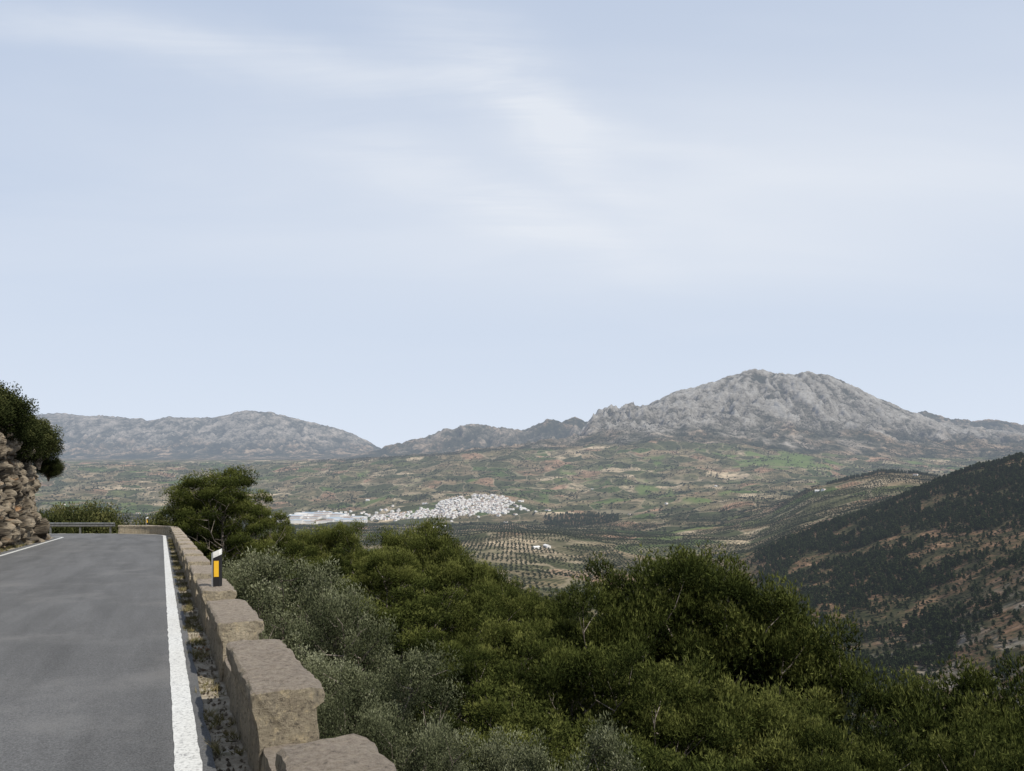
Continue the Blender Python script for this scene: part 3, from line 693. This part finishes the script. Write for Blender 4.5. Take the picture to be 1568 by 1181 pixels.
# ---------------------------------------------------------------- village
def hz(name,c,r=.8):
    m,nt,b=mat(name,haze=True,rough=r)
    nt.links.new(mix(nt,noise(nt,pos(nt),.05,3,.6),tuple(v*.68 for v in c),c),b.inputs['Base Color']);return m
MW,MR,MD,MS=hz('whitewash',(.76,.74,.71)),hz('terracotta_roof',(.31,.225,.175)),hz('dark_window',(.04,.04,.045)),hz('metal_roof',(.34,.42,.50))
def houses(name,items):
    V=[];W_=[];R_=[];D_=[];S_=[];c=0
    for (x,y,w,l,h,rot,roof,flat_) in items:
        z=zg[(x,y)]-3;ca,sa=math.cos(rot),math.sin(rot)
        rh=0 if flat_ else w*.2
        pts=[(-w/2,-l/2,0),(w/2,-l/2,0),(w/2,l/2,0),(-w/2,l/2,0),(-w/2,-l/2,h+3),(w/2,-l/2,h+3),(w/2,l/2,h+3),(-w/2,l/2,h+3),(0,-l/2,h+3+rh),(0,l/2,h+3+rh)]
        e=.35
        pts+=[(-w/2-e,-l/2-e,h+2.95),(0,-l/2-e,h+3.15+rh),(0,l/2+e,h+3.15+rh),(-w/2-e,l/2+e,h+2.95),(w/2+e,-l/2-e,h+2.95),(w/2+e,l/2+e,h+2.95)]
        W_+=[(c,c+1,c+5,c+4),(c+1,c+2,c+6,c+5),(c+2,c+3,c+7,c+6),(c+3,c,c+4,c+7),(c+4,c+5,c+8,c+8),(c+6,c+7,c+9,c+9)]
        (S_ if roof==2 else (W_ if roof==1 else R_)).extend([(c+10,c+11,c+12,c+13),(c+11,c+14,c+15,c+12)])
        k=len(pts)
        for fl in range(int(h//3)):
            z1=3+fl*3+1.0
            for wx_ in np.arange(-w/2+1.8,w/2-1,3.8):
                pts+=[(wx_,-l/2-.05,z1),(wx_+1.0,-l/2-.05,z1),(wx_+1.0,-l/2-.05,z1+1.3),(wx_,-l/2-.05,z1+1.3)];D_.append((c+k,c+k+1,c+k+2,c+k+3));k+=4
            for wy_ in np.arange(-l/2+1.8,l/2-1,3.8):
                pts+=[(w/2+.05,wy_,z1),(w/2+.05,wy_+1.0,z1),(w/2+.05,wy_+1.0,z1+1.3),(w/2+.05,wy_,z1+1.3)];D_.append((c+k,c+k+1,c+k+2,c+k+3));k+=4
        V+=[(x+px_*ca-py_*sa,y+px_*sa+py_*ca,z+pz) for px_,py_,pz in pts];c+=len(pts)
    tri=[f[:3] for f in W_ if f[2]==f[3]];qd=[f for f in W_ if f[2]!=f[3]]
    parts=[(np.array(tri),0),(np.array(qd),0)]
    for L,i in((R_,1),(D_,2),(S_,3)):
        if L: parts.append((np.array(L),i))
    return mk(name,V,parts,[MW,MR,MD,MS])
items=[];zg={}
def addh(px,D,w,l,h,rot,roof=0,fl=False):
    x=(px-CX)/F0*D;zg[(x,D)]=H1(x,D);items.append((x,D,w,l,h,rot,roof,fl))
g=np.random.default_rng(21)
NV=2300
pp=g.uniform(570,815,NV);DD=g.uniform(3190,3800,NV)
nz=fbm(pp/22,DD/75,15,4)
dens=np.maximum(np.exp(-(((pp-728)/66)**4)-(((DD-3550)/230)**4)),.9*np.exp(-(((pp-660)/98)**4)-(((DD-3410)/120)**4)))+.65*nz
street=np.abs(gn(pp/14+3,DD/60,6))>.03
for i in range(NV):
    if dens[i]<.42+.3*g.random() or not street[i]: continue
    addh(pp[i],DD[i],8+6*g.random(),9+9*g.random(),4+5.5*g.random()**1.5,round(g.random()*2)*.5+.2*g.normal(),int(g.random()<.42),g.random()<.2)
addh(705,3560,7,7,26,.2,1);addh(708,3575,16,34,14,.2,0)
houses('whitewashed_village',items)
items=[]
for i in range(60): addh(402+150*g.random(),3180+290*g.random(),22+18*g.random(),36+44*g.random(),8+6*g.random(),.15*g.normal()+1.4,int(g.choice([1,2,2,0])),True)
for i in range(120): addh(400+215*g.random(),3330+330*g.random(),10,13,6,g.random()*3,int(g.random()<.5))
houses('industrial_sheds',items)
items=[]
for px,D in [(210,3300),(225,3290),(350,3300),(822,1600),(838,1620),(1260,2450),(1252,2470),(820,3400),(835,3450),(842,3430),(680,2900),(665,2850),(905,4300),(500,4300),(95,3500),(1400,2500),(960,3300),(300,4300),(620,3100),(770,3150),(1100,4200),(650,4200),(560,4000),(1020,3500),(180,2600)]:
    addh(px+2*g.normal(),D,9+3*g.random(),13+8*g.random(),4.5,g.random()*3,int(g.random()<.4))
houses('farmhouse_cluster',items)

# ---------------------------------------------------------------- sky, sun
SUN=Vector((.64,-.50,.92)).normalized();el=math.asin(SUN.z);azs=math.atan2(SUN.x,SUN.y)
w=bpy.data.worlds.new('World');scene.world=w;w.use_nodes=True;nt=w.node_tree
bg=nt.nodes['Background'];bg.inputs[1].default_value=.10
sk=N(nt,'ShaderNodeTexSky',sky_type='NISHITA');sk.sun_disc=False;sk.sun_elevation=el;sk.sun_rotation=azs;sk.altitude=500;sk.dust_density=1.5;sk.ozone_density=1.5
tc=N(nt,'ShaderNodeTexCoord');sx=N(nt,'ShaderNodeSeparateXYZ');nt.links.new(tc.outputs['Generated'],sx.inputs[0])
zc=math_(nt,'MAXIMUM',sx.outputs[2],.0)
zp=math_(nt,'ADD',zc,.10)
U=math_(nt,'DIVIDE',sx.outputs[0],zp);Vy=math_(nt,'DIVIDE',sx.outputs[1],zp)
cv=N(nt,'ShaderNodeCombineXYZ');nt.links.new(U,cv.inputs[0]);nt.links.new(Vy,cv.inputs[1])
Pc=cv.outputs[0]
wv=math_(nt,'MULTIPLY',math_(nt,'SUBTRACT',noise(nt,Pc,1.1,5,.55),.5),.46)
def lin(a_,b_,c_): return math_(nt,'ADD',math_(nt,'ADD',math_(nt,'MULTIPLY',U,a_),math_(nt,'MULTIPLY',Vy,b_)),c_)
def gauss(v,w_):
    q_=math_(nt,'DIVIDE',v,w_);return math_(nt,'EXPONENT',math_(nt,'MULTIPLY',math_(nt,'MULTIPLY',q_,q_),-1.0))
fib=ramp(nt,noise(nt,mapping(nt,Pc,(.6,3.0,1),(0,0,-.6)),1.6,5,.6,.6),[(.30,.15),(.68,1.0)])
s1=math_(nt,'MULTIPLY',gauss(math_(nt,'ADD',lin(-.377,.926,-1.56),wv),.085),gauss(lin(.926,.377,-.25),.85))
s2=math_(nt,'MULTIPLY',gauss(math_(nt,'ADD',lin(-.83,.55,-.90),wv),.10),gauss(lin(.55,.83,-1.42),.5))
s2b=math_(nt,'MULTIPLY',gauss(math_(nt,'ADD',lin(-.74,.67,-1.50),wv),.16),gauss(lin(.67,.74,-1.65),.75))
veil=math_(nt,'MULTIPLY',gauss(lin(.25,.97,-2.40),.85),gauss(lin(.97,-.25,-.1),1.6))
hazef=math_(nt,'EXPONENT',math_(nt,'MULTIPLY',zc,-2.2))
soft=ramp(nt,noise(nt,mapping(nt,Pc,(.7,1.5,1),(0,0,-.7)),.9,4,.5,.5),[(.42,0.0),(.75,.35)])
soft=math_(nt,'MULTIPLY',soft,ramp(nt,zc,[(.10,0.0),(.32,1.0)]))
cl=math_(nt,'ADD',math_(nt,'MULTIPLY',math_(nt,'ADD',math_(nt,'ADD',s1,s2),math_(nt,'MULTIPLY',s2b,.75)),math_(nt,'MULTIPLY',fib,.75)),math_(nt,'ADD',math_(nt,'MULTIPLY',veil,.7),soft),True)
c=mix(nt,.86,sk.outputs[0],(4.3,5.35,7.3))
c=mix(nt,math_(nt,'MULTIPLY',hazef,.98),c,(7.3,8.05,9.2))
c=mix(nt,math_(nt,'MULTIPLY',cl,.78),c,(8.3,8.65,9.2))
nt.links.new(c,bg.inputs[0])
sl=bpy.data.lights.new('sun','SUN');sl.energy=5.0;sl.angle=math.radians(.6);sl.color=(1,.94,.83)
so=bpy.data.objects.new('sun',sl);scene.collection.objects.link(so);so.rotation_euler=SUN.to_track_quat('Z','Y').to_euler()
cam=bpy.data.cameras.new('camera');cam.sensor_width=36;cam.lens=F0/1568*36;cam.shift_y=109.5/1568;cam.clip_end=120000;cam.clip_start=.1
co=bpy.data.objects.new('camera',cam);scene.collection.objects.link(co);co.rotation_euler=(math.radians(90),0,0);scene.camera=co
